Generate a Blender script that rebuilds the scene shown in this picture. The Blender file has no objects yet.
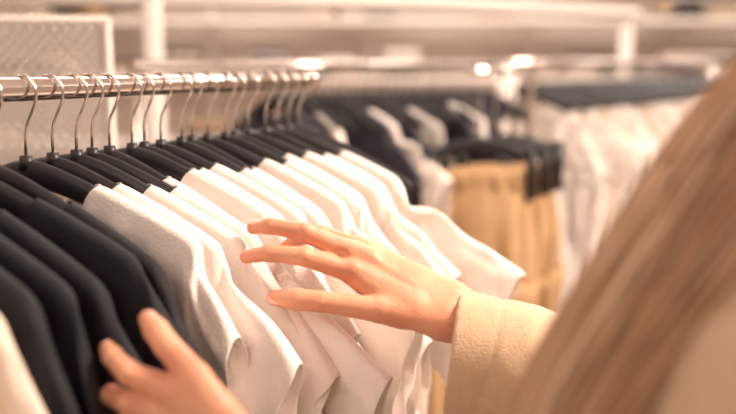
import bpy, math, random, time
import numpy as np
from mathutils import Vector, Matrix, noise
rnd = random.Random(7)
scene = bpy.context.scene
try:
    scene.view_settings.view_transform = 'Standard'
    scene.view_settings.look = 'None'
except Exception as e:
    print(e)

# ------------------------------------------------------------------ helpers
def link(o, parent=None):
    scene.collection.objects.link(o)
    if parent: o.parent = parent
    return o
def empty(name, loc=(0,0,0), rot=(0,0,0)):
    e = bpy.data.objects.new(name, None); e.location = loc; e.rotation_euler = rot
    e.empty_display_size = .05
    return link(e)
def mesh_obj(name, verts, faces, mats, parent=None, smooth=True, mi=None):
    me = bpy.data.meshes.new(name)
    me.from_pydata([tuple(map(float, v)) for v in verts], [], [tuple(int(i) for i in f) for f in faces])
    for m in (mats if isinstance(mats, (list, tuple)) else [mats]): me.materials.append(m)
    if mi is not None: me.polygons.foreach_set('material_index', mi)
    me.polygons.foreach_set('use_smooth', [smooth]*len(me.polygons))
    me.update()
    return link(bpy.data.objects.new(name, me), parent)

def mat(name, col, rough=.6, metal=0, col2=None, scale=20, bump=0, bscale=200, sheen=0, sss=0, emit=0, spec=.5, stretch=None):
    m = bpy.data.materials.new(name); m.use_nodes = True
    n = m.node_tree.nodes; l = m.node_tree.links; b = n['Principled BSDF']
    b.inputs['Base Color'].default_value = (*col, 1); b.inputs['Roughness'].default_value = rough
    b.inputs['Metallic'].default_value = metal
    b.inputs['Specular IOR Level'].default_value = spec
    if sheen: b.inputs['Sheen Weight'].default_value = sheen
    if sss:
        b.inputs['Subsurface Weight'].default_value = sss
        b.inputs['Subsurface Radius'].default_value = (1., .35, .2)
        b.inputs['Subsurface Scale'].default_value = .004
    if emit:
        b.inputs['Emission Color'].default_value = (*col, 1); b.inputs['Emission Strength'].default_value = emit
    tc = n.new('ShaderNodeTexCoord'); mp = n.new('ShaderNodeMapping'); l.new(tc.outputs['Object'], mp.inputs[0])
    if stretch: mp.inputs['Scale'].default_value = stretch
    if col2:
        t = n.new('ShaderNodeTexNoise'); t.inputs['Scale'].default_value = scale; t.inputs['Detail'].default_value = 4
        l.new(mp.outputs[0], t.inputs['Vector'])
        r = n.new('ShaderNodeValToRGB'); r.color_ramp.elements[0].color = (*col, 1); r.color_ramp.elements[1].color = (*col2, 1)
        r.color_ramp.elements[0].position = .35; r.color_ramp.elements[1].position = .65
        l.new(t.outputs['Fac'], r.inputs[0]); l.new(r.outputs[0], b.inputs['Base Color'])
    if bump:
        t = n.new('ShaderNodeTexNoise'); t.inputs['Scale'].default_value = bscale; t.inputs['Detail'].default_value = 3
        l.new(mp.outputs[0], t.inputs['Vector'])
        bp = n.new('ShaderNodeBump'); bp.inputs['Strength'].default_value = bump; bp.inputs['Distance'].default_value = .002
        l.new(t.outputs['Fac'], bp.inputs['Height']); l.new(bp.outputs[0], b.inputs['Normal'])
    return m

M_white = mat('white_cotton', (.91,.81,.75), .88, col2=(.86,.76,.70), scale=6, bump=.6, bscale=380, spec=.15)
M_cream = mat('cream_cotton', (.76,.63,.53), .85, col2=(.70,.57,.47), scale=6, bump=.5, bscale=420, spec=.2)
M_black = mat('black_cotton', (.010,.009,.012), .75, col2=(.018,.016,.020), scale=8, bump=.5, bscale=400, spec=.3)
M_khaki = mat('khaki_twill', (.56,.35,.19), .85, col2=(.45,.27,.14), scale=8, bump=.4, bscale=300, spec=.2)
M_hang = mat('hanger_black', (.012,.010,.012), .42, col2=(.02,.016,.02), scale=30, spec=.45)
M_steel = mat('polished_steel', (.78,.69,.64), .16, 1, col2=(.70,.60,.55), scale=15)
M_hook = mat('hook_steel', (.74,.67,.63), .2, 1)
M_paint = mat('painted_metal', (.78,.69,.63), .45, col2=(.74,.65,.59), scale=5)
M_skin = mat('skin', (.77,.37,.225), .47, col2=(.66,.275,.165), scale=26, bump=.2, bscale=300, sss=.12, spec=.38)
M_nail = mat('nail', (.90,.50,.42), .12, spec=.7)
M_coat = mat('beige_wool', (.62,.43,.28), .95, col2=(.57,.39,.25), scale=90, bump=.5, bscale=420, sheen=.3, spec=.15)
M_hair = [mat('hair_a', (.52,.29,.155), .42, spec=.4), mat('hair_b', (.80,.54,.36), .38, spec=.45), mat('hair_c', (.28,.13,.06), .5, spec=.4)]
M_wall = mat('wall_plaster', (.74,.63,.56), .9, col2=(.70,.59,.52), scale=2, bump=.1)
M_floor = mat('floor_tile', (.50,.41,.36), .35, col2=(.44,.37,.32), scale=3)
M_ceil = mat('ceiling_paint', (.82,.76,.71), .9, col2=(.79,.73,.68), scale=2)
M_shelf = mat('shelf_board', (.76,.67,.61), .6, col2=(.72,.63,.57), scale=4)
M_lamp = mat('lamp_glow', (1,.91,.81), .5, emit=11)
M_dark = mat('dark_trouser', (.028,.026,.038), .8, col2=(.04,.036,.05), scale=6)
M_eye = mat('eye_white', (.85,.82,.8), .2); M_iris = mat('iris', (.12,.07,.04), .2); M_lip = mat('lips', (.60,.22,.19), .4)

M_perf = mat('perforated_metal', (.60,.52,.47), .5, .2)
n = M_perf.node_tree.nodes; l = M_perf.node_tree.links
tc = n.new('ShaderNodeTexCoord'); mp = n.new('ShaderNodeMapping'); mp.inputs['Scale'].default_value = (1/.015,)*3
mp.inputs['Rotation'].default_value = (0, math.radians(45), 0)
l.new(tc.outputs['Object'], mp.inputs[0])
sx = n.new('ShaderNodeSeparateXYZ'); l.new(mp.outputs[0], sx.inputs[0])
def mth(op, a, b=None, v=None):
    q = n.new('ShaderNodeMath'); q.operation = op; l.new(a, q.inputs[0])
    if b is not None: l.new(b, q.inputs[1])
    elif v is not None: q.inputs[1].default_value = v
    return q.outputs[0]
fx = mth('SUBTRACT', mth('FRACT', sx.outputs[0]), v=.5); fz = mth('SUBTRACT', mth('FRACT', sx.outputs[2]), v=.5)
rr = mth('ADD', mth('MULTIPLY', fx, fx), mth('MULTIPLY', fz, fz))
l.new(mth('GREATER_THAN', rr, v=.12), n['Principled BSDF'].inputs['Alpha'])

def box(name, c, s, m, parent=None, rotz=0, bev=.004):
    x, y, z = s[0]/2, s[1]/2, s[2]/2
    v = [(a*x, b*y, d*z) for a in (-1,1) for b in (-1,1) for d in (-1,1)]
    f = [(0,1,3,2),(4,6,7,5),(0,4,5,1),(2,3,7,6),(0,2,6,4),(1,5,7,3)]
    o = mesh_obj(name, v, f, m, parent, smooth=False); o.location = c; o.rotation_euler = (0,0,rotz)
    if bev:
        b = o.modifiers.new('bev','BEVEL'); b.width = min(bev, min(s)*.3); b.segments = 2
    return o

class Geo:
    def __init__(s): s.v=[]; s.f=[]; s.m=[]
    def sweep(s, pts, rad, seg=8, mi=0, cap=True, ry=None, up=None):
        pts=[Vector(p) for p in pts]; n=len(pts); base=len(s.v)
        rad = rad if isinstance(rad,(list,tuple)) else [rad]*n
        ry = ry if isinstance(ry,(list,tuple)) else ([ry]*n if ry else rad)
        prevn=None
        for i,p in enumerate(pts):
            t=(pts[min(i+1,n-1)]-pts[max(i-1,0)]).normalized()
            if up is not None: a=Vector(up)
            elif prevn is None: a=Vector((0,0,1)) if abs(t.z)<.9 else Vector((1,0,0))
            else: a=prevn
            nn=(a-t*a.dot(t)).normalized(); bb=t.cross(nn); prevn=nn
            for k in range(seg):
                th=2*math.pi*(k+.5)/seg
                s.v.append(p+bb*math.cos(th)*rad[i]+nn*math.sin(th)*ry[i])
        for i in range(n-1):
            for k in range(seg):
                a=base+i*seg+k; b=base+i*seg+(k+1)%seg
                s.f.append((a,b,b+seg,a+seg)); s.m.append(mi)
        if cap:
            s.f.append(tuple(base+k for k in reversed(range(seg)))); s.m.append(mi)
            s.f.append(tuple(base+(n-1)*seg+k for k in range(seg))); s.m.append(mi)
    def obj(s,name,mats,parent=None,smooth=True):
        return mesh_obj(name,s.v,s.f,mats,parent,smooth,s.m)

# ---------------- implicit surface tool (smooth union of tapered limbs) ----
def seg_d(P,a,b,ra,rb):
    a=np.array(a,np.float32); b=np.array(b,np.float32); ba=b-a
    pa=P-a; h=np.clip((pa@ba)/float(ba@ba),0,1)
    return np.linalg.norm(pa-h[:,None]*ba,axis=1)-(ra+(rb-ra)*h)
def ell_d(P,c,r):
    q=P-np.array(c,np.float32); r=np.array(r,np.float32)
    k0=np.linalg.norm(q/r,axis=1); k1=np.linalg.norm(q/(r*r),axis=1)+1e-9
    return k0*(k0-1)/k1
def smin(a,b,k):
    h=np.clip(.5+.5*(b-a)/k,0,1); return b+(a-b)*h-k*h*(1-h)
def smax(a,b,k): return -smin(-a,-b,k)
def union(P,prims,k):
    d=None
    for p in prims:
        q = seg_d(P,*p[1:]) if p[0]=='s' else ell_d(P,*p[1:])
        d = q if d is None else smin(d,q,k)
    return d
def nets(fn,bmin,bmax,res):
    ax=[np.arange(bmin[i],bmax[i]+res,res,dtype=np.float32) for i in range(3)]
    G=np.stack(np.meshgrid(*ax,indexing='ij'),-1); sh=G.shape[:3]
    V=fn(G.reshape(-1,3)).reshape(sh); ins=V<0
    cs=tuple(x-1 for x in sh); acc=np.zeros(cs+(3,)); cnt=np.zeros(cs)
    def sl(o): return tuple(slice(o[i],o[i]+cs[i]) for i in range(3))
    cor=[(a,b,c) for a in (0,1) for b in (0,1) for c in (0,1)]
    for a in cor:
        for d in range(3):
            if a[d]==0:
                b=list(a); b[d]=1
                va=V[sl(a)]; vb=V[sl(b)]; m=(va<0)!=(vb<0)
                den=np.where(m,va-vb,1); t=np.where(m,va/den,0)
                p=np.zeros(cs+(3,)); 
                for q in range(3): p[...,q]=a[q]
                p[...,d]+=t
                acc+=p*m[...,None]; cnt+=m
    act=cnt>0; idx=-np.ones(cs,int); idx[act]=np.arange(act.sum())
    pos=acc[act]/cnt[act][:,None]+np.argwhere(act)
    verts=pos*res+np.array(bmin)
    faces=[]
    for d in range(3):
        u,w=(d+1)%3,(d+2)%3
        A=np.take(ins,range(sh[d]-1),axis=d); B=np.take(ins,range(1,sh[d]),axis=d)
        e=np.argwhere(A!=B)
        e=e[(e[:,u]>0)&(e[:,w]>0)&(e[:,u]<cs[u])&(e[:,w]<cs[w])]
        c=[]
        for du,dw in ((1,1),(0,1),(0,0),(1,0)):
            q=e.copy(); q[:,u]-=du; q[:,w]-=dw; c.append(idx[q[:,0],q[:,1],q[:,2]])
        F=np.stack(c,1); fl=~A[e[:,0],e[:,1],e[:,2]]
        F[fl]=F[fl][:,::-1]; faces.append(F)
    return verts,np.concatenate(faces)
def wob(P,f,seed=0):
    r=np.random.RandomState(seed); o=0
    for i in range(5):
        k=r.normal(size=3)*f; o=o+np.sin(P@k.astype(np.float32)+r.rand()*6)
    return o/5
def bounds(prims,pad):
    pts=[];
    for p in prims:
        if p[0]=='s': pts+= [np.array(p[1])-max(p[3:]),np.array(p[1])+max(p[3:]),np.array(p[2])-max(p[3:]),np.array(p[2])+max(p[3:])]
        else: pts+=[np.array(p[1])-np.array(p[2]),np.array(p[1])+np.array(p[2])]
    pts=np.array(pts); return pts.min(0)-pad,pts.max(0)+pad
def chain(pts,rs):
    return [('s',pts[i],pts[i+1],rs[i],rs[i+1]) for i in range(len(pts)-1)]
def mmv(l): return [tuple(c*.001 for c in p) for p in l]

# ------------------------------------------------------------------ hand skeletons (mm, hand frame)
RH=dict(loc=(-.0177,.8652,1.3045),chains=[
  ([(95,-8,-53),(4,-4,-7)],[18,12.5]),
  ([(99,0,-42),(0,6,10)],[18,12]),
  ([(101,8,-34),(8,21,16)],[16,11.5]),
  ([(101,10,-36),(20,38,14)],[15,10]),
  ([(175,-12,-84),(95,-8,-53)],[23,18]),
  ([(175,0,-76),(101,8,-34)],[22,16]),
  ([(86,-12,-54),(32,-21,-40)],[15,12]),
  ([(60,-12,-38),(14,-10,-16)],[13,10]),
 ],fing=[
  ([(50,-16,-46),(28,-22,-41),(-26,-24,-33),(-50,-22,-31),(-73,-18,-30)],[14,12.2,10.2,10.6,7.5]),
  ([(20,-2,-12),(2,-6,-5),(-44,-17,10),(-78,-14,13),(-101,-8,9)],[12.5,11.4,9.4,8.1,6.4]),
  ([(20,4,6),(0,4,13),(-44,-5,33),(-77,-1,39),(-96,6,37)],[12,11.2,9.4,8.1,6.4]),
  ([(24,18,10),(8,21,16),(-28,27,30),(-54,38,26),(-68,50,16)],[11,10.8,9,7.8,6.2]),
  ([(34,34,6),(20,38,13),(-8,48,16),(-24,58,6),(-30,66,-6)],[10,9.6,8,7,5.8]),
 ],
 crease=[((-44,-26,12),5,-1.1),((-44,-13,37),5,-1.1),((-26,-34,-33),5,-1.0),((2,-17,-2),8,-2.2),((0,-6,20),8,-2.0),((-8,-12,8),6,1.8)],
 lines=[((4,-16,0),(70,-16,-34),3.2,-.9),((6,-4,20),(74,-8,-28),3.2,-.9),((14,12,24),(78,2,-22),3.2,-.7),
        ((20,-14,4),(60,-16,-20),3.5,.8),((-42,-27,15),(-47,-26,5),1.0,.9),((-46,-27,16),(-51,-26,6),1.,.8),((-42,-11,40),(-47,-14,28),1.,.9),((-47,-11,42),(-51,-13,31),1.,.8),((-24,-34,-28),(-24,-34,-38),1.,.9),((-28,-34,-28),(-28,-34,-38),1.,.8),
        ((-77,-22,16),(-78,-21,8),.9,.6),((-76,-8,43),(-78,-8,34),.9,.6)],
 nails=[((-71,-26.0,-29),(-1,.2,.02),(-.12,-1,.22),6.4,8.2),((-99,-12.6,14.5),(-1,.3,-.1),(-.3,-.75,.7),5,6.2),((-94,.8,43),(-1,.4,-.05),(-.3,-.7,.75),5,6.2)])
LH=dict(loc=(-.1496,.652,1.272),chains=[
  ([(68,-22,-58),(8,-15,-14)],[18,12]),
  ([(70,-20,-66),(4,-9,-32)],[18,12]),
  ([(72,-14,-74),(6,0,-50)],[17,11]),
  ([(74,-10,-78),(16,8,-64)],[16,10]),
  ([(120,-34,-92),(68,-22,-58)],[22,18]),
  ([(124,-24,-102),(72,-14,-74)],[21,17]),
  ([(62,-28,-52),(26,-24,-8)],[14,11.5]),
  ([(40,-22,-28),(16,-18,-10)],[13,10]),
 ],fing=[
  ([(40,-26,-26),(24,-23,-2),(0,-10,20),(-10,-2,30),(-18,6,38)],[13,11.5,9.6,9.4,7]),
  ([(20,-16,-20),(6,-16,-13),(-26,-16,0),(-43,-2,11),(-50,9,15)],[12,11,9,7.8,6.2]),
  ([(18,-10,-36),(4,-10,-32),(-28,-12,-22),(-46,4,-20),(-50,20,-22)],[12,11,9,7.8,6.2]),
  ([(20,-2,-54),(6,0,-50),(-22,-2,-44),(-38,12,-44),(-42,26,-46)],[11,10.5,8.6,7.5,6]),
  ([(28,6,-66),(16,8,-64),(-6,8,-62),(-20,18,-62),(-24,30,-62)],[10,9.5,7.8,6.8,5.6]),
 ],crease=[((-26,-25,2),5,-.8),((-28,-20,-20),5,-.8),((6,-27,-10),8,-1.3),((4,-20,-30),8,-1.2),((0,-19,22),5,-.7)],
 nails=[((-15,-3.5,38),(-.5,.4,.6),(-.4,-.8,.2),5.6,6.5),((-52,3,17),(-.6,.7,.2),(-.8,-.5,.4),4.6,5.5)])
HR=Matrix.Rotation(math.radians(-9),3,'X')
def hand_caps(H_):
    out=[]; o=Vector(H_['loc'])
    for c,r in H_['chains']+H_['fing']:
        for p in chain(mmv(c),[x*.001 for x in r]):
            out.append((np.array(o+HR@Vector(p[1]),np.float32),np.array(o+HR@Vector(p[2]),np.float32),p[3],p[4]))
    return out

# ------------------------------------------------------------------ room
box('floor',(0.5,2,-.05),(11,12,.1),M_floor,bev=0)
box('ceiling',(0.5,2,3.25),(11,12,.1),M_ceil,bev=0)
box('wall_back',(0.5,7.05,1.6),(11,.1,3.2),M_wall,bev=0)
box('wall_left',(-4.05,2,1.6),(.1,12,3.2),M_wall,bev=0)
box('wall_right',(6.05,2,1.6),(.1,12,3.2),M_wall,bev=0)
box('baseboard_back',(0.5,6.985,.06),(10,.03,.12),M_shelf)

# ------------------------------------------------------------------ main rack
A0=Vector((-.347,.85,0)); D=Vector((.412,.911,0)).normalized(); H=Vector((.911,-.412,0)).normalized()
ANG=math.atan2(H.y,H.x); RZ=1.476
rack=empty('clothing_rack',A0,(0,0,ANG))
g=Geo(); g.sweep([(0,t,RZ) for t in (-1.2,-.5,0,.3,.618)],.0118,24,0)
g.sweep([(0,.614,RZ),(0,.630,RZ)],.0145,24,0)
for t in (-1.15,-.55):
    g.sweep([(0,t,0.02),(0,t,1.44)],.016,16,0)
    g.sweep([(0,t,1.43),(0,t,1.47)],.010,16,0)
    g.sweep([(-.28,t,.02),(.28,t,.02)],.018,12,0)
g.sweep([(0,-1.15,.25),(0,-.55,.25)],.012,12,0)
g.obj('rail_and_posts',M_steel,rack)

Z0=1.396
def drop(s): return .34*(math.sqrt(s*s+.0005)-.0224)+.38*s*s
def hanger(g,t,z0=Z0,half=.187,yaw=0,tilt=0,org=(0,0)):
    c,sn=math.cos(yaw),math.sin(yaw)
    def X(s,y,z): return (org[0]+s*c-y*sn, org[1]+t+s*sn+y*c, z)
    pts=[];rw=[];rh=[]
    N=27
    for i in range(N):
        s=-half+2*half*i/(N-1); e=abs(s)/half
        k=1 if i not in (0,N-1) else .45
        pts.append(X(s,0,z0-.0015*(1-e)-drop(s)+tilt*s)); rw.append((.0064-.0016*e)*k); rh.append((.0140-.0065*e)*k)
    g.sweep(pts,rw,10,0,up=(0,0,1),ry=rh)
    g.sweep([X(0,0,z0+.002),X(0,0,z0+.016)],[.0085,.006],12,0)
    R=.0172; zc=RZ+.0134-R; hp=[]
    for a in range(205,-41,-15):
        th=math.radians(a); hp.append(X(R*math.cos(th),0,zc+R*math.sin(th)))
    hp+=[X(.0085,0,RZ-.0235),X(.0025,0,RZ-.034),X(0,0,RZ-.046),X(0,0,z0+.01)]
    g.sweep(hp,.0016,8,1)
hg=Geo()
row=[(-.262,'c'),(-.232,'c'),(-.197,'c'),(-.155,'b'),(-.120,'b'),(-.083,'b'),(-.048,'b'),(-.012,'b'),(.030,'w'),
     (.066,'w'),(.100,'w'),(.124,'w'),(.152,'w'),(.190,'w'),(.212,'w'),(.243,'w'),(.284,'w'),(.306,'w'),
     (.340,'w'),(.382,'w'),(.406,'w'),(.440,'w'),(.486,'w'),(.520,'w'),(.553,''),(.585,'')]
par=[]
for t,kd in row:
    y=rnd.uniform(-.10,.10) if kd=='w' else rnd.uniform(-.04,.04); tl=rnd.uniform(-.05,.05); par.append((y,tl)); hanger(hg,t,yaw=y,tilt=tl)
ho=hg.obj('clothes_hangers',[M_hang,M_hook]); ho.location=A0; ho.rotation_euler=(0,0,ANG)

# ------------------------------------------------------------------ T-shirt cloth, relaxed under gravity on its hanger
t_start=time.time()
NX,NY,KS,RA=44,36,13,15
grid={}; cntv=0
for j in range(NY+1):
    for c in range(-KS if j<=RA else 0,(NX+KS if j<=RA else NX)+1):
        grid[(j,c)]=cntv; cntv+=1
NF=cntv
NECKC=.42
def seam(j,c):
    if j==0: return (c<=0 or c>=NX or abs(-1+2*c/NX)>=NECKC)
    if c<0 or c>NX: return j==RA
    if c in (0,NX): return j>=RA
    return False
back={}
for k,v in grid.items():
    if seam(*k): back[k]=v
    else: back[k]=cntv; cntv+=1
NV=cntv
groups=[]
def addg(G,lst,k):
    if lst: groups.append((np.array([a for a,b in lst]),np.array([b for a,b in lst]),k))
for side,G in ((0,grid),(1,back)):
    for (dj,dc,k,par_,mod) in ((0,1,1.,'c',2),(1,0,1.,'j',2),(1,1,.6,'j',2),(1,-1,.6,'j',2),(0,2,.12,'c',4),(2,0,.12,'j',4)):
        buckets={}
        for (j,c),a in G.items():
            q=(j+dj,c+dc)
            if q in G:
                b=G[q]
                if side==1 and a<NF and b<NF: continue
                key=((c if par_=='c' else j)%mod)//(1 if mod==2 else 2)
                buckets.setdefault(key,[]).append((a,b))
        for l_ in buckets.values(): addg(G,l_,k)
jj=np.zeros(NV,int); cc=np.zeros(NV,int); isback=np.zeros(NV,bool)
for k,v in grid.items(): jj[v],cc[v]=k
for k,v in back.items(): jj[v],cc[v]=k; isback[v]|=v>=NF
pairs=np.array([(grid[k],back[k]) for k in grid if grid[k]!=back[k]])
faces=[]
for (j,c) in grid:
    q=[(j,c),(j,c+1),(j+1,c+1),(j+1,c)]
    if all(x in grid for x in q):
        faces.append(tuple(grid[x] for x in q)); faces.append(tuple(back[x] for x in q[::-1]))
specs=[]
for k,((t,kd),(yw,tl)) in enumerate(zip(row,par)):
    if not kd: continue
    R=rnd.uniform; far=t>.51
    sp=dict(t=t,kd=kd,yaw=yw,tilt=tl,hw=.222 if far else (.208+R(-.008,.012) if kd=='w' else .204),length=.66 if kd=='w' else .70,
            sl=.20 if far else (.165+R(-.04,.04) if kd=='w' else .12),sa=math.radians(32 if far else R(36,56)),wide=R(1.12,1.28),scoop=R(.06,.095),
            lo=.026 if kd=='w' else .020,hi=.028,seed=k,hold=.022 if far else (R(.002,.011) if kd=='w' else R(.002,.006)),shift=R(-.016,.016) if kd=='w' else R(-.006,.006))
    if kd=='w' and t<.05: sp.update(hw=.196,sl=.10,hold=.010,sa=math.radians(52),shift=0)
    specs.append(sp)
B=len(specs)
Prest=np.zeros((NV,B,3),np.float32)
for b,s_ in enumerate(specs):
    hw=s_['hw']; sh_=s_['shift']
    def zt(x,front):
        if abs(x)<NECKC-1e-4:
            za=drop(-NECKC*hw+sh_); zb=drop(NECKC*hw+sh_); f=(x/NECKC+1)/2
            return Z0+.0145-(za+(zb-za)*f)-(s_['scoop'] if front else .02)*(1-(x/NECKC)**2)**.8
        return Z0+.0145-drop(x*hw+sh_)
    for G,front in ((back,False),(grid,True)):
        for (j,c),v in G.items():
            if not front and v<NF: continue
            cb=min(max(c,0),NX); x=-1+2*cb/NX; vv=(j/NY)**1.3
            ztop=zt(x,front); z=ztop+(Z0-s_['length']-ztop)*vv
            s=x*hw*(1+(s_['wide']-1)*min(1,vv*2.2))+sh_
            if c<0 or c>NX:
                sg=-1 if c<0 else 1; kk=(-c if c<0 else c-NX)/KS; f=j/RA
                L=s_['sl']*(1-.42*f); a=s_['sa']
                s+=sg*L*math.cos(a)*kk; z-=L*math.sin(a)*kk*(1+.1*f)
            Prest[v,b]=(s,0,z)
side_sign=np.where(isback,1.,-1.).astype(np.float32)
X=Prest.copy()
tilts=np.array([s_['tilt'] for s_ in specs],np.float32)
isseam=np.zeros(NV,bool)
for k,v in grid.items():
    if seam(*k): isseam[v]=True
X[:,:,1]=side_sign[:,None]*np.where(isseam,0,.009)[:,None]
for b,s_ in enumerate(specs):
    for v in range(NV):
        p=X[v,b]; X[v,b,1]+=.020*noise.noise(Vector((float(p[0])*19,float(p[2])*11,s_['seed']*5.1+(.8 if isback[v] else 0))))*(0 if jj[v]==0 else 1)
X[:,:,2]+=tilts[None]*X[:,:,0]
hold=np.zeros((NV,B,1),np.float32); target=X.copy()
out_=np.clip(np.where(cc<0,-cc,cc-NX)/KS,0,1)
for b,s_ in enumerate(specs):
    hold[:,b,0]=s_['hold']*np.where(out_>0,.6+.4*out_,0)+np.where((out_<=0)&(jj>3),.008,0)
tx=target[:,:,0]; tx[:]=np.where(out_[:,None]>0,tx*.93,tx*.86)
hwv=np.array([s_['hw'] for s_ in specs],np.float32); shv=np.array([s_['shift'] for s_ in specs],np.float32)
xs_=-1+2*np.clip(cc,0,NX)/NX; xc=np.abs(xs_)
pin=(jj==0)[:,None]&(cc>=0)[:,None]&(cc<=NX)[:,None]&(xc>=NECKC-1e-4)[:,None]&((np.abs(xs_[:,None]*hwv[None]+shv[None]))<=.196)
W=np.where(pin,0.,1.).astype(np.float32)[:,:,None]
pinpos=X.copy()
anch=np.zeros(NV,int)
cl_=[c for c in range(NX+1) if NECKC-1e-4<=abs(-1+2*c/NX)<=.80]
for v in range(NV):
    c=min(cl_,key=lambda q:abs(q-cc[v])); anch[v]=grid[(0,c)]
reach=np.linalg.norm(Prest-Prest[anch],axis=2)[:,:,None]*1.012+.0005
rests=[np.linalg.norm(Prest[a]-Prest[b],axis=2)[:,:,None] for a,b,k in groups]
ext=1+.35*out_[:,None]
lo=np.array([s_['lo'] for s_ in specs],np.float32)[None]*ext; hi=np.array([s_['hi'] for s_ in specs],np.float32)[None]*ext
pj=jj[pairs[:,0]]; po=out_[pairs[:,0]]
gap=(.004+.024*po*np.sin(np.pi*np.clip(pj/RA,0,1))**.7)[:,None].astype(np.float32)
ca=np.array([math.cos(ANG+s_['yaw']) for s_ in specs],np.float32)[None]; sa=np.array([math.sin(ANG+s_['yaw']) for s_ in specs],np.float32)[None]
ox=np.array([(A0+D*s_['t']).x for s_ in specs],np.float32)[None]; oy=np.array([(A0+D*s_['t']).y for s_ in specs],np.float32)[None]
caps=hand_caps(RH)+hand_caps(LH)
hsel=np.where(jj<=RA+8)[0]
def hanger_push(X):
    s=np.abs(X[:,:,0]); z=X[:,:,2]-tilts[None]*X[:,:,0]
    dr=.34*(np.sqrt(s*s+.0005)-.0224)+.38*s*s
    d=Z0-dr-z
    m=(s<.197)&(d>-.012)&(d<.016)&(~isseam)[:,None]
    y=X[:,:,1]; need=.0082
    y=np.where(m&(side_sign[:,None]<0),np.minimum(y,-need),y)
    y=np.where(m&(side_sign[:,None]>0),np.maximum(y,need),y)
    X[:,:,1]=y
def hand_push(X):
    Q=X[hsel]; wx=ox+ca*Q[:,:,0]-sa*Q[:,:,1]; wy=oy+sa*Q[:,:,0]+ca*Q[:,:,1]; P=np.stack([wx,wy,Q[:,:,2]],-1)
    for a,b,ra,rb in caps:
        lo_=np.minimum(a,b)-.03; hi_=np.maximum(a,b)+.03
        m=np.all((P>lo_)&(P<hi_),axis=-1)
        if not m.any(): continue
        p=P[m]; ba=b-a; h=np.clip(((p-a)@ba)/float(ba@ba),0,1); c=a+h[:,None]*ba; dv=p-c; dl=np.linalg.norm(dv,axis=1)+1e-6
        r=ra+(rb-ra)*h+.0022
        dirv=dv/dl[:,None]+np.array([-.15,.9,-.45],np.float32)*.9; dirv/=np.linalg.norm(dirv,axis=1)[:,None]
        pen=np.clip(r-dl,0,None)
        P[m]=p+dirv*(pen*1.1)[:,None]
    wx=P[:,:,0]-ox; wy=P[:,:,1]-oy
    Q=np.stack([ca*wx+sa*wy,-sa*wx+ca*wy,P[:,:,2]],-1)
    X[hsel]=np.where(W[hsel]>0,Q,X[hsel])
V_=np.zeros_like(X); dt=1/60.; STEPS=60; IT=7
def solve(X,IT):
    for it in range(IT):
        for (a,b,k),r0 in zip(groups,rests):
            pa=X[a]; pb=X[b]; d=pb-pa; L=np.sqrt((d*d).sum(2,keepdims=True))+1e-7
            wa=W[a]; wb=W[b]; ws=np.maximum(wa+wb,1e-6)
            e=d*((L-r0)/L/ws*k)
            X[a]=pa+e*wa; X[b]=pb-e*wb
        hh=hold*np.array([1,0,1],np.float32)
        X=X+(target-X)*hh
        if it%2==1 or it==IT-1:
            an=X[anch]; d=X-an; L=np.sqrt((d*d).sum(2,keepdims=True))+1e-7
            X=an+d*np.minimum(1,reach/L)
            f=X[pairs[:,0],:,1]; bk=X[pairs[:,1],:,1]; ov=np.maximum(0,gap-(bk-f))*.5
            X[pairs[:,0],:,1]=f-ov; X[pairs[:,1],:,1]=bk+ov
            X[:,:,1]=np.clip(X[:,:,1],-lo,hi)
            hanger_push(X)
            X=np.where(W>0,X,pinpos)
    return X
for st in range(STEPS):
    V_*=.96 if st<40 else .8
    V_[:,:,2]-=(5. if st<40 else 1.5)*dt*W[:,:,0]
    prev=X.copy(); X=X+V_*dt*W
    X=solve(X,IT)
    if st>12: hand_push(X)
    V_=(X-prev)/dt
    sp_=np.linalg.norm(V_,axis=2,keepdims=True); V_*=np.minimum(1,2.0/(sp_+1e-6))
for q in range(2):
    X=solve(X,8); hand_push(X)
def sstep(x): x=min(1,max(0,x)); return x*x*(3-2*x)
for b,s_ in enumerate(specs):
    amp=2.2 if s_['kd']=='w' else 1.4
    for v in range(NV):
        if jj[v]==0 and not isback[v] and W[v,b,0]==0: continue
        s=float(Prest[v,b,0]); z=float(Prest[v,b,2]); w_=sstep((jj[v]-1)/6.)
        q=s_['seed']*3.3
        o_=float(out_[v])
        if o_>0:
            X[v,b,0]+=.009*o_*noise.noise(Vector((z*24,s*10,q+40)))
            X[v,b,2]+=.012*o_*noise.noise(Vector((z*20,s*12,q+50)))
        if w_==0: continue
        sd=float(side_sign[v]); q+=sd
        px=abs(s)-.20; pz=z-1.33; ang_=math.atan2(pz,px); rr_=math.hypot(px,pz)
        n1=abs(noise.noise(Vector((ang_*3.2,rr_*5,q))))
        n2=abs(noise.noise(Vector((s*22+z*13,z*19-s*8,q+9))))
        n3=noise.noise(Vector((s*34,z*26,q+17)))
        c=(max(0,1-n1*3.8))**2*.0045+(max(0,1-n2*3.8))**2*.0036+n3*.0024
        X[v,b,1]+=sd*c*w_*amp*(.3 if isseam[v] else 1)
for q in range(2): hand_push(X)
print('cloth',time.time()-t_start, B, NV)
KN={'w':('white_shirt',M_white),'c':('cream_shirt',M_cream),'b':('black_shirt',M_black)}
shirt_meshes=[]
for b,s_ in enumerate(specs):
    nm,m=KN[s_['kd']]
    o=mesh_obj(nm,X[:,b],faces,m)
    so=o.modifiers.new('cloth','SOLIDIFY'); so.thickness=.0014; so.offset=0
    sb=o.modifiers.new('smooth','SUBSURF'); sb.levels=1; sb.render_levels=1
    p=A0+D*s_['t']; o.location=(p.x,p.y,0); o.rotation_euler=(0,0,ANG+s_['yaw'])
    if s_['kd']=='w' and (s_['t']>.25 or s_['t']<.05): shirt_meshes.append(o.data)
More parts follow.
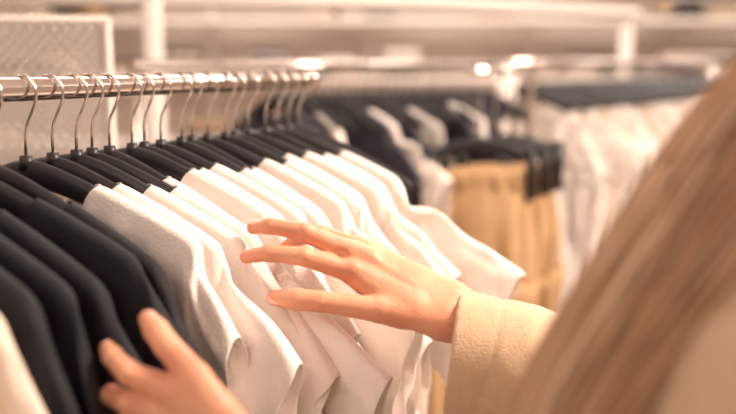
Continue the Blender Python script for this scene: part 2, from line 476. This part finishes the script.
def hung_shirt(name,m,i,loc,ang):
    me=shirt_meshes[i%len(shirt_meshes)].copy(); me.materials.clear(); me.materials.append(m)
    o=bpy.data.objects.new(name,me); link(o); o.location=loc; o.rotation_euler=(0,0,ang)
    so=o.modifiers.new('cloth','SOLIDIFY'); so.thickness=.0012; so.offset=0
    return o

# ------------------------------------------------------------------ woman
woman=empty('woman',(0,0,0))
def skinned(name,prims,k,res,m,parent,extra=None):
    lo,hi=bounds(prims,res*3)
    def fn(P):
        d=union(P,prims,k)
        return extra(P,d) if extra else d
    v,f=nets(fn,lo,hi,res)
    return mesh_obj(name,v,f,m,parent)
def nail(g,tip,ax,nr,w,ln):
    ax=Vector(ax).normalized(); nr=Vector(nr); nr=(nr-ax*nr.dot(ax)).normalized(); sd=ax.cross(nr)
    b=len(g.v); N=9;Mx=9
    for i in range(N):
        a=-1+2*i/(N-1)
        for j in range(Mx):
            c=-1+2*j/(Mx-1)
            ww=w*math.sqrt(max(0,1-abs(a)**4*.75))
            p=Vector(tip)+ax*a*ln+sd*c*ww-nr*(c*c*w*.38)-nr*(max(0,a)**2*ln*.1)
            g.v.append(p)
    for i in range(N-1):
        for j in range(Mx-1):
            q=b+i*Mx+j; g.f.append((q,q+1,q+Mx+1,q+Mx)); g.m.append(0)
def hand(name,D_,parent):
    h=empty(name,D_['loc'],(math.radians(-9),0,0)); h.parent=parent
    pal=[]
    for c,r in D_['chains']: pal+=chain(mmv(c),[x*.001 for x in r])
    def ex(P,d):
        for (c,rad,dep) in D_.get('crease',[]):
            q=np.linalg.norm(P-np.array(c,np.float32)*.001,axis=1)*1000
            d=d+dep*.001*np.exp(-(q/rad)**2)
        for (a,b,wd,dep) in D_.get('lines',[]):
            q=seg_d(P,tuple(x*.001 for x in a),tuple(x*.001 for x in b),0,0)*1000
            d=d+dep*.001*np.exp(-(q/wd)**2)
        return d+.00025*wob(P,180,3)
    fing=D_['fing']
    def fn(P):
        d=union(P,pal,.010)
        for c,r in fing:
            ch=union(P,chain(mmv(c),[x*.001 for x in r]),.0025)
            d=smin(d,ch,.005)
        return ex(P,d)
    allp=pal[:]
    for c,r in fing: allp+=chain(mmv(c),[x*.001 for x in r])
    lo,hi=bounds(allp,.006)
    v,f=nets(fn,lo,hi,.0013)
    mesh_obj('hand_skin',v,f,M_skin,h)
    g=Geo()
    for t,a,nn,w,ln in D_['nails']:
        nail(g,Vector(t)*.001,a,nn,w*.001,ln*.001)
    no=g.obj('nails',M_nail,h); s=no.modifiers.new('s','SOLIDIFY'); s.thickness=.0007
    return h
hand('hand_right',RH,woman)
hand('hand_left',LH,woman)

# body / coat
LS=(.24,.45,1.322); RS=(.46,.74,1.36)
RE=(.31,.825,1.165); RW=(.084,.862,1.217); LE=(.12,.42,1.105); LW=(-.055,.60,1.175)
coat=[('s',(.36,.60,1.30),(.40,.58,1.05),.125,.125),('s',(.40,.58,1.05),(.42,.58,.60),.135,.19),
      ('s',LS,(.36,.59,1.30),.078,.12),('s',RS,(.36,.61,1.30),.070,.12),
      ('s',(.37,.60,1.40),(.37,.60,1.44),.065,.058),
      ('s',LS,LE,.074,.060),('s',RS,RE,.070,.064),('s',LE,LW,.060,.052)]
def cfn(P):
    d=union(P,coat,.04); inner=union(P,[('s',(-.09,.635,1.19),(.01,.535,1.145),.046,.040)],.001)
    d=d+.004*wob(P,32,5)+.0012*wob(P,75,8)
    d=smax(d,-inner,.003)
    return smax(d,-(P[:,2]-.55),.004)
lo_,hi_=bounds(coat,.03)
v,f=nets(cfn,lo_,hi_,.0055)
mesh_obj('coat',v,f,M_coat,woman)
ax=(Vector(RE)-Vector(RW)).normalized(); e0=Vector(RW)-ax*.07
cn=(ax+Vector((0,0,.12))).normalized()
slv=[('s',tuple(e0),RE,.064,.066)]
def sfn(P):
    d=union(P,slv,.01)
    tt=(P-np.array(RW,np.float32))@np.array(ax,np.float32)
    d=d+.0055*wob(P,34,11)*np.clip((tt-.01)/.06,.15,1)+.0016*wob(P,80,12)*np.clip(tt/.06,0,1)
    d=d+.0014*np.exp(-((tt-.036)/.0022)**2)
    inner=seg_d(P,tuple(e0),tuple(Vector(RW)+ax*.11),.0595,.040)
    d=smax(d,-inner,.002)
    pl=-((P-np.array(RW,np.float32))@np.array(cn,np.float32))
    return smax(d,pl,.003)
lo_,hi_=bounds(slv,.015); v,f=nets(sfn,lo_,hi_,.0028)
mesh_obj('coat_sleeve',v,f,M_coat,woman)
g=Geo(); pts=[]
fx_=Vector((-.8,.6,0)); rx=Vector((.6,.8,0))
for a in range(-150,151,15):
    th=math.radians(a); pts.append(Vector((.372,.60,1.435))+(-fx_)*math.cos(th)*.068+rx*math.sin(th)*.075+Vector((0,0,-.02*(1-math.cos(th)))))
g.sweep(pts,.009,8,0,ry=.028,up=(0,0,1)); g.obj('collar',M_coat,woman)
legs=[]
for sgn in (-1,1):
    hp=Vector((.42,.58,.72))+rx*.085*sgn
    legs+=chain([tuple(hp),tuple(hp+Vector((-.01,.0,-.24))),tuple(hp+Vector((.015,-.01,-.63)))],[.085,.06,.045])
skinned('trousers',legs,.015,.008,M_dark,woman)
shoes=[]
for sgn in (-1,1):
    hp=Vector((.435,.57,.045))+rx*.085*sgn
    shoes+=[('s',tuple(hp),tuple(hp+fx_*.15-Vector((0,0,.015))),.042,.030)]
skinned('shoes',shoes,.01,.006,M_hang,woman)
hd=empty('head',(.385,.612,1.635),(math.radians(-14),0,math.atan2(.6,-.8)-math.pi/2)); hd.parent=woman
hp=[('e',(0,-.012,.03),(.072,.092,.085)),('e',(0,.025,-.02),(.058,.062,.085)),('s',(0,.055,-.075),(0,.05,-.07),.028,.03),
    ('s',(0,.082,.01),(0,.103,-.022),.009,.013),('s',(0,-.02,-.05),(.0,-.045,-.19),.052,.056),
    ('e',(-.073,-.005,-.01),(.010,.018,.032)),('e',(.073,-.005,-.01),(.010,.018,.032)),
    ('s',(-.02,.083,-.052),(.02,.083,-.052),.009,.009)]
def hx(P,d):
    for sx_ in (-.031,.031):
        d=smax(d,-ell_d(P,(sx_,.092,.012),(.016,.012,.010)),.01)
    return d
skinned('face',hp,.014,.003,M_skin,hd,hx)
for i,sx_ in enumerate((-.031,.031)):
    g=Geo(); 
    for (cy,r0,mi) in ((.072,.0125,0),(.0795,.0062,1)):
        g.sweep([(sx_,cy-r0+2*r0*q/10,.012) for q in range(11)],[max(.0003,r0*math.sqrt(max(0,1-(2*q/10-1)**2))) for q in range(11)],16,mi)
    g.obj('eye_%d'%(i+1),[M_eye,M_iris],hd)
    g=Geo(); g.sweep([(sx_-.018,.080,.032),(sx_,.087,.037),(sx_+.018,.080,.032)],[.0015,.0028,.0015],6,0); g.obj('eyebrow_%d'%(i+1),M_hair[2],hd)
g=Geo(); g.sweep([(-.024,.083,-.052),(-.01,.091,-.050),(0,.092,-.052),(.01,.091,-.050),(.024,.083,-.052)],[.001,.004,.004,.004,.001],8,0,ry=[.001,.007,.008,.007,.001],up=(0,0,1)); g.obj('lips',M_lip,hd)

HC=Vector((.392,.602,1.672))
lockC=[Vector(p) for p in [(.395,.555,1.745),(.370,.53,1.67),(.338,.512,1.58),(.286,.50,1.497),(.229,.495,1.444),(.196,.493,1.405),(.163,.49,1.358),(.130,.49,1.304),(.104,.49,1.235),(.09,.49,1.15)]]
lockR=[.045,.060,.062,.058,.055,.050,.045,.040,.033,.018]
backC=[Vector(p) for p in [(.44,.575,1.72),(.475,.56,1.62),(.49,.545,1.50),(.495,.53,1.36),(.49,.52,1.22)]]
backR=[.06,.07,.07,.06,.03]
mass=[('e',tuple(HC),(.092,.102,.098))]+chain([tuple(p) for p in lockC],[r*.84 for r in lockR])+chain([tuple(p) for p in backC],[r*.8 for r in backR])
def hairx(P,d):
    f=Vector((-.8,.6,-.24)).normalized(); c=Vector((.385,.612,1.625))+f*.10
    d=smax(d,-ell_d(P,tuple(c),(.075,.075,.088)),.01)
    return d+.003*wob(P,70,2)
skinned('hair_mass',mass,.03,.005,M_hair[0],woman,hairx)
def catmull(pts,t):
    n_=len(pts)-1; x=min(max(t,0),.99999)*n_; i=int(x); u=x-i
    p0=pts[max(i-1,0)];p1=pts[i];p2=pts[i+1];p3=pts[min(i+2,n_)]
    return .5*((2*p1)+(p2-p0)*u+(2*p0-5*p1+4*p2-p3)*u*u+(3*p1-p0-3*p2+p3)*u**3)
def strands(name,C,R,count,m,seed):
    r=random.Random(seed)
    cu=bpy.data.curves.new(name,'CURVE'); cu.dimensions='3D'; cu.bevel_depth=.0011; cu.bevel_resolution=0
    cu.materials.append(m)
    NP=26; cl=[r.uniform(0,2*math.pi) for _ in range(16)]
    for i in range(count):
        a=r.choice(cl)+r.gauss(0,.10); q=r.uniform(.84,1.06)+(.14*r.random() if r.random()<.06 else 0); ph=r.uniform(0,6); am=r.uniform(.001,.004); tw=r.uniform(-.5,.5)
        end=r.uniform(.85,1.0); st=r.uniform(0,.05)
        sp=cu.splines.new('POLY'); sp.points.add(NP-1)
        for j in range(NP):
            t=st+(end-st)*j/(NP-1); c=catmull(C,t)
            tg=(catmull(C,min(1,t+.02))-catmull(C,max(0,t-.02))).normalized()
            x1=tg.cross(Vector((0,1,0))).normalized(); y1=tg.cross(x1)
            ri=t*(len(R)-1); ii=min(int(ri),len(R)-2); rad=R[ii]+(R[ii+1]-R[ii])*(ri-ii)
            aa=a+tw*t
            p=c+(x1*math.cos(aa)+y1*math.sin(aa))*rad*q+x1*am*math.sin(ph+t*9)+y1*am*math.cos(ph*2+t*7)
            sp.points[j].co=(*p,1); sp.points[j].radius=1 if j<NP-4 else (NP-j)/5
    return link(bpy.data.objects.new(name,cu),woman)
for i,(cnt,m) in enumerate(((380,M_hair[0]),(460,M_hair[1]),(200,M_hair[2]))):
    strands('hair_lock_%d'%(i+1),lockC,lockR,cnt,m,i)
    strands('hair_back_%d'%(i+1),backC,backR,cnt//3,m,i+10)

# ------------------------------------------------------------------ perforated panel
pan=empty('perforated_display_panel',(-.845,1.62,0),(0,0,.05))
mesh_obj('sheet',[(-.38,0,.25),(.38,0,.25),(.38,0,1.575),(-.38,0,1.575)],[(0,1,2,3)],M_perf,pan,smooth=False)
g=Geo()
for q in ([(-.38,0,.25),(-.38,0,1.58)],[(.38,0,.25),(.38,0,1.58)],[(-.385,0,1.58),(.385,0,1.58)],[(-.385,0,.25),(.385,0,.25)],[(-.36,0,0),(-.36,0,.26)],[(.36,0,0),(.36,0,.26)]):
    g.sweep(q,.006,8,0)
g.obj('frame',M_paint,pan)

# second rack ------------------------------------------------------
def rack2(name,p0,p1,z,posts=(0,1)):
    e=empty(name,(0,0,0)); p0=Vector(p0);p1=Vector(p1)
    g=Geo(); g.sweep([(p0.x,p0.y,z),(p1.x,p1.y,z)],.0125,20,0)
    for q in posts:
        p=p0.lerp(p1,q); g.sweep([(p.x,p.y,0.01),(p.x,p.y,z)],.016,12,0)
        d=(p1-p0).normalized(); nrm=Vector((-d.y,d.x)); 
        g.sweep([(p.x-nrm.x*.25,p.y-nrm.y*.25,.02),(p.x+nrm.x*.25,p.y+nrm.y*.25,.02)],.016,10,0)
    g.obj('rail_and_posts',M_steel,e); return e
def hang_row(name,p0,p1,t0,t1,step,seed,ZR):
    p0=Vector((*p0,0));p1=Vector((*p1,0)); d=(p1-p0).normalized(); ang=math.atan2(d.y,d.x)-math.pi/2
    g=Geo(); r=random.Random(seed); t=t0; L=[]
    while t<t1:
        yw=r.uniform(-.15,.15); hanger(g,t,yaw=yw); L.append((t,yw)); t+=step*r.uniform(.7,1.3)
    o=g.obj(name,[M_hang,M_hook]); o.location=(p0.x,p0.y,ZR-RZ); o.rotation_euler=(0,0,ang)
    return [(p0+d*t,ang,yw) for t,yw in L]
R2a=(-.50,1.95);R2b=(.40,2.72)
rack2('clothing_rack',R2a,R2b,1.497)
L=hang_row('clothes_hangers',R2a,R2b,.36,1.12,.028,3,1.497)
for i,(p,a,yw) in enumerate(L):
    m=[M_dark,None,None,M_white,None,None,None,M_dark,M_white,None][i%10]
    if m is None or i>20: continue
    hung_shirt({M_white:'white_shirt',M_black:'black_shirt',M_dark:'navy_shirt'}[m],m,i,(p.x,p.y,.012),a+yw)
R3a=(.45,2.85);R3b=(1.75,4.6)
rack2('clothing_rack',R3a,R3b,1.505)
L=hang_row('clothes_hangers',R3a,R3b,.04,2.1,.036,4,1.505)
for i,(p,a,yw) in enumerate(L):
    m=[None,M_white,None,None,None,M_white,None,None,None,M_cream,None][i%11]
    if m is None: continue
    hung_shirt({M_white:'white_shirt',M_cream:'cream_shirt'}[m],m,i+3,(p.x,p.y,.008),a+yw)

gd=empty('display_frame',(0,0,0))
g=Geo(); g.sweep([(-1.3,2.15,1.672),(.2,3.1,1.70),(1.1,3.75,1.70)],.026,12,0)
g.sweep([(-.60,2.55,0.0),(-.60,2.55,1.69)],.028,12,0); g.sweep([(1.05,3.72,0),(1.05,3.72,1.70)],.026,12,0)
g.obj('frame_tubes',M_paint,gd)

# khaki trousers on clip hangers
def trousers(loc,ang,seed,m=M_khaki):
    e=empty('khaki_trousers',loc,(0,0,ang)); V=[];F=[]
    nc=64
    def ring(cx,hw,hy,z,nc=64):
        b=len(V); g=min(1,-z*7) if z<0 else 0
        for i in range(nc):
            th=2*math.pi*i/nc; s=cx+hw*math.copysign(abs(math.cos(th))**.7,math.cos(th))
            y=hy*math.sin(th)+g*(.035*noise.noise(Vector((s*18,z*1.2,seed)))+.018*noise.noise(Vector((s*48,z*3,seed+3))))
            V.append((s*(1+.06*noise.noise(Vector((0,z*5,seed)))),y,z))
        return b
    def skin(rs):
        for a,b in zip(rs[:-1],rs[1:]):
            for i in range(nc): F.append((a+i,b+i,b+(i+1)%nc,a+(i+1)%nc))
    skin([ring(0,.106+.03*min(1,q/6),.012+.012*min(1,q/4),-.025*q) for q in range(12)])
    for sg in (-1,1):
        skin([ring(sg*.070,.074-.0018*q,.022,-.26-.04*q) for q in range(18)])
    skin([ring(0,.109,.0145,.004),ring(0,.109,.0155,-.002),ring(0,.110,.0165,-.034),ring(0,.108,.014,-.040)])
    o=mesh_obj('garment',V,F,m,e); s=o.modifiers.new('s','SOLIDIFY'); s.thickness=.0015
    g=Geo()
    for x in (-.085,-.04,.04,.085): g.sweep([(x,-.019,.002),(x,-.020,-.042)],.005,6,0,ry=.0018,up=(0,1,0))
    g.obj('belt_loops',m,e)
    g=Geo(); g.sweep([(-.125,0,.030),(-.10,0,.042),(-.05,0,.062),(0,0,.068),(.05,0,.062),(.10,0,.042),(.125,0,.030)],.007,8,0,ry=.014,up=(0,0,1))
    for x in (-.120,.120):
        for s_ in (-1,1):
            g.sweep([(x*.99,s_*.012,.06),(x,s_*.016,.0),(x,s_*.016,-.06)],.013,8,0,ry=.005,up=(0,1,0))
    zz=1.49-loc[2]
    hp=[(0,.017*math.cos(math.radians(a)),zz+.017*math.sin(math.radians(a))) for a in range(200,-41,-20)]+[(0,.004,zz-.03),(0,0,zz-.045),(0,0,.07)]
    g.sweep(hp,.002,8,1)
    g.obj('clip_hanger',[M_hang,M_hook],e)
for i in range(3): trousers((.262+.045*i,2.10+.07*i,1.25),-.14+.06*i,i+1)
arm=empty('clothing_rack',(0,0,0)); g=Geo(); g.sweep([(.24,2.05,1.484),(.44,2.42,1.484),(.44,2.46,1.44),(.44,2.46,.01)],.011,14,0); g.sweep([(.2,2.46,.02),(.7,2.46,.02)],.016,10,0); g.sweep([(.44,2.2,.02),(.44,2.7,.02)],.016,10,0); g.obj('face_out_arm',M_steel,arm)

sh=empty('wall_shelving',(0,0,0)); 
for i,z in enumerate((.5,.95,1.4,1.8,2.25)):
    box('shelf_%d'%i,(0.6,6.55,z),(8.4,.45,.035),M_shelf,sh)
for i in range(8): box('upright_%d'%i,(-3.5+1.17*i,6.75,1.2),(.04,.05,2.4),M_paint,sh)
fc=empty('folded_clothes',(0,0,0)); cols=[M_white,M_cream,M_khaki,M_dark,M_white,M_coat]
g=Geo()
for i in range(90):
    x=-3.3+rnd.random()*7.8; z=rnd.choice((.52,.97,1.42,1.82))
    for j in range(rnd.randint(2,6)):
        zz=z+.018+.03*j; g.sweep([(x-.13,6.52,zz),(x-.12,6.52,zz),(x+.12,6.52,zz),(x+.13,6.52,zz)],[.10,.14,.14,.10],10,rnd.randint(0,5),ry=[.008,.016,.016,.008],up=(0,0,1))
g.obj('folded_stack',cols,fc)

# ------------------------------------------------------------------ lights
def area(name,loc,size,power,col=(1,.9,.8),rot=(0,0,0)):
    L=bpy.data.lights.new(name,'AREA'); L.shape='RECTANGLE'; L.size=size[0]; L.size_y=size[1]; L.energy=power; L.color=col
    o=bpy.data.objects.new(name,L); o.location=loc; o.rotation_euler=rot; link(o); return o
cl=empty('ceiling_lamps',(0,0,0))
for i,(x,y) in enumerate([(-2.2,1.2),(0,1.2),(2.2,1.2),(-2.2,3.4),(0,3.4),(2.2,3.4),(-2.2,5.6),(0,5.6),(2.2,5.6),(4.2,3.4),(4.2,5.6)]):
    box('lamp_%d'%i,(x,y,3.18),(.9,.16,.04),M_lamp,cl)
area('key_light',(1.7,1.0,2.9),(.6,.5),128,(1,.84,.70),(math.radians(-2),math.radians(32),0))
area('fill_light',(-1.2,-1.2,2.8),(2.2,1.4),28,(1,.87,.76),(math.radians(38),0,math.radians(-20)))
area('back_light',(0.5,4.6,3.05),(5,2.5),205,(1,.88,.78))
w=bpy.data.worlds.new('world'); scene.world=w; w.use_nodes=True
w.node_tree.nodes['Background'].inputs[0].default_value=(1,.87,.78,1); w.node_tree.nodes['Background'].inputs[1].default_value=.46

# ------------------------------------------------------------------ camera
cd=bpy.data.cameras.new('camera'); cam=bpy.data.objects.new('camera',cd); link(cam)
cam.location=(0,0,1.5); cam.rotation_euler=(math.radians(81),0,0); cd.lens=44; cd.sensor_width=36; cd.clip_start=.02
cd.dof.use_dof=True; cd.dof.focus_distance=.92; cd.dof.aperture_fstop=2.1
scene.camera=cam
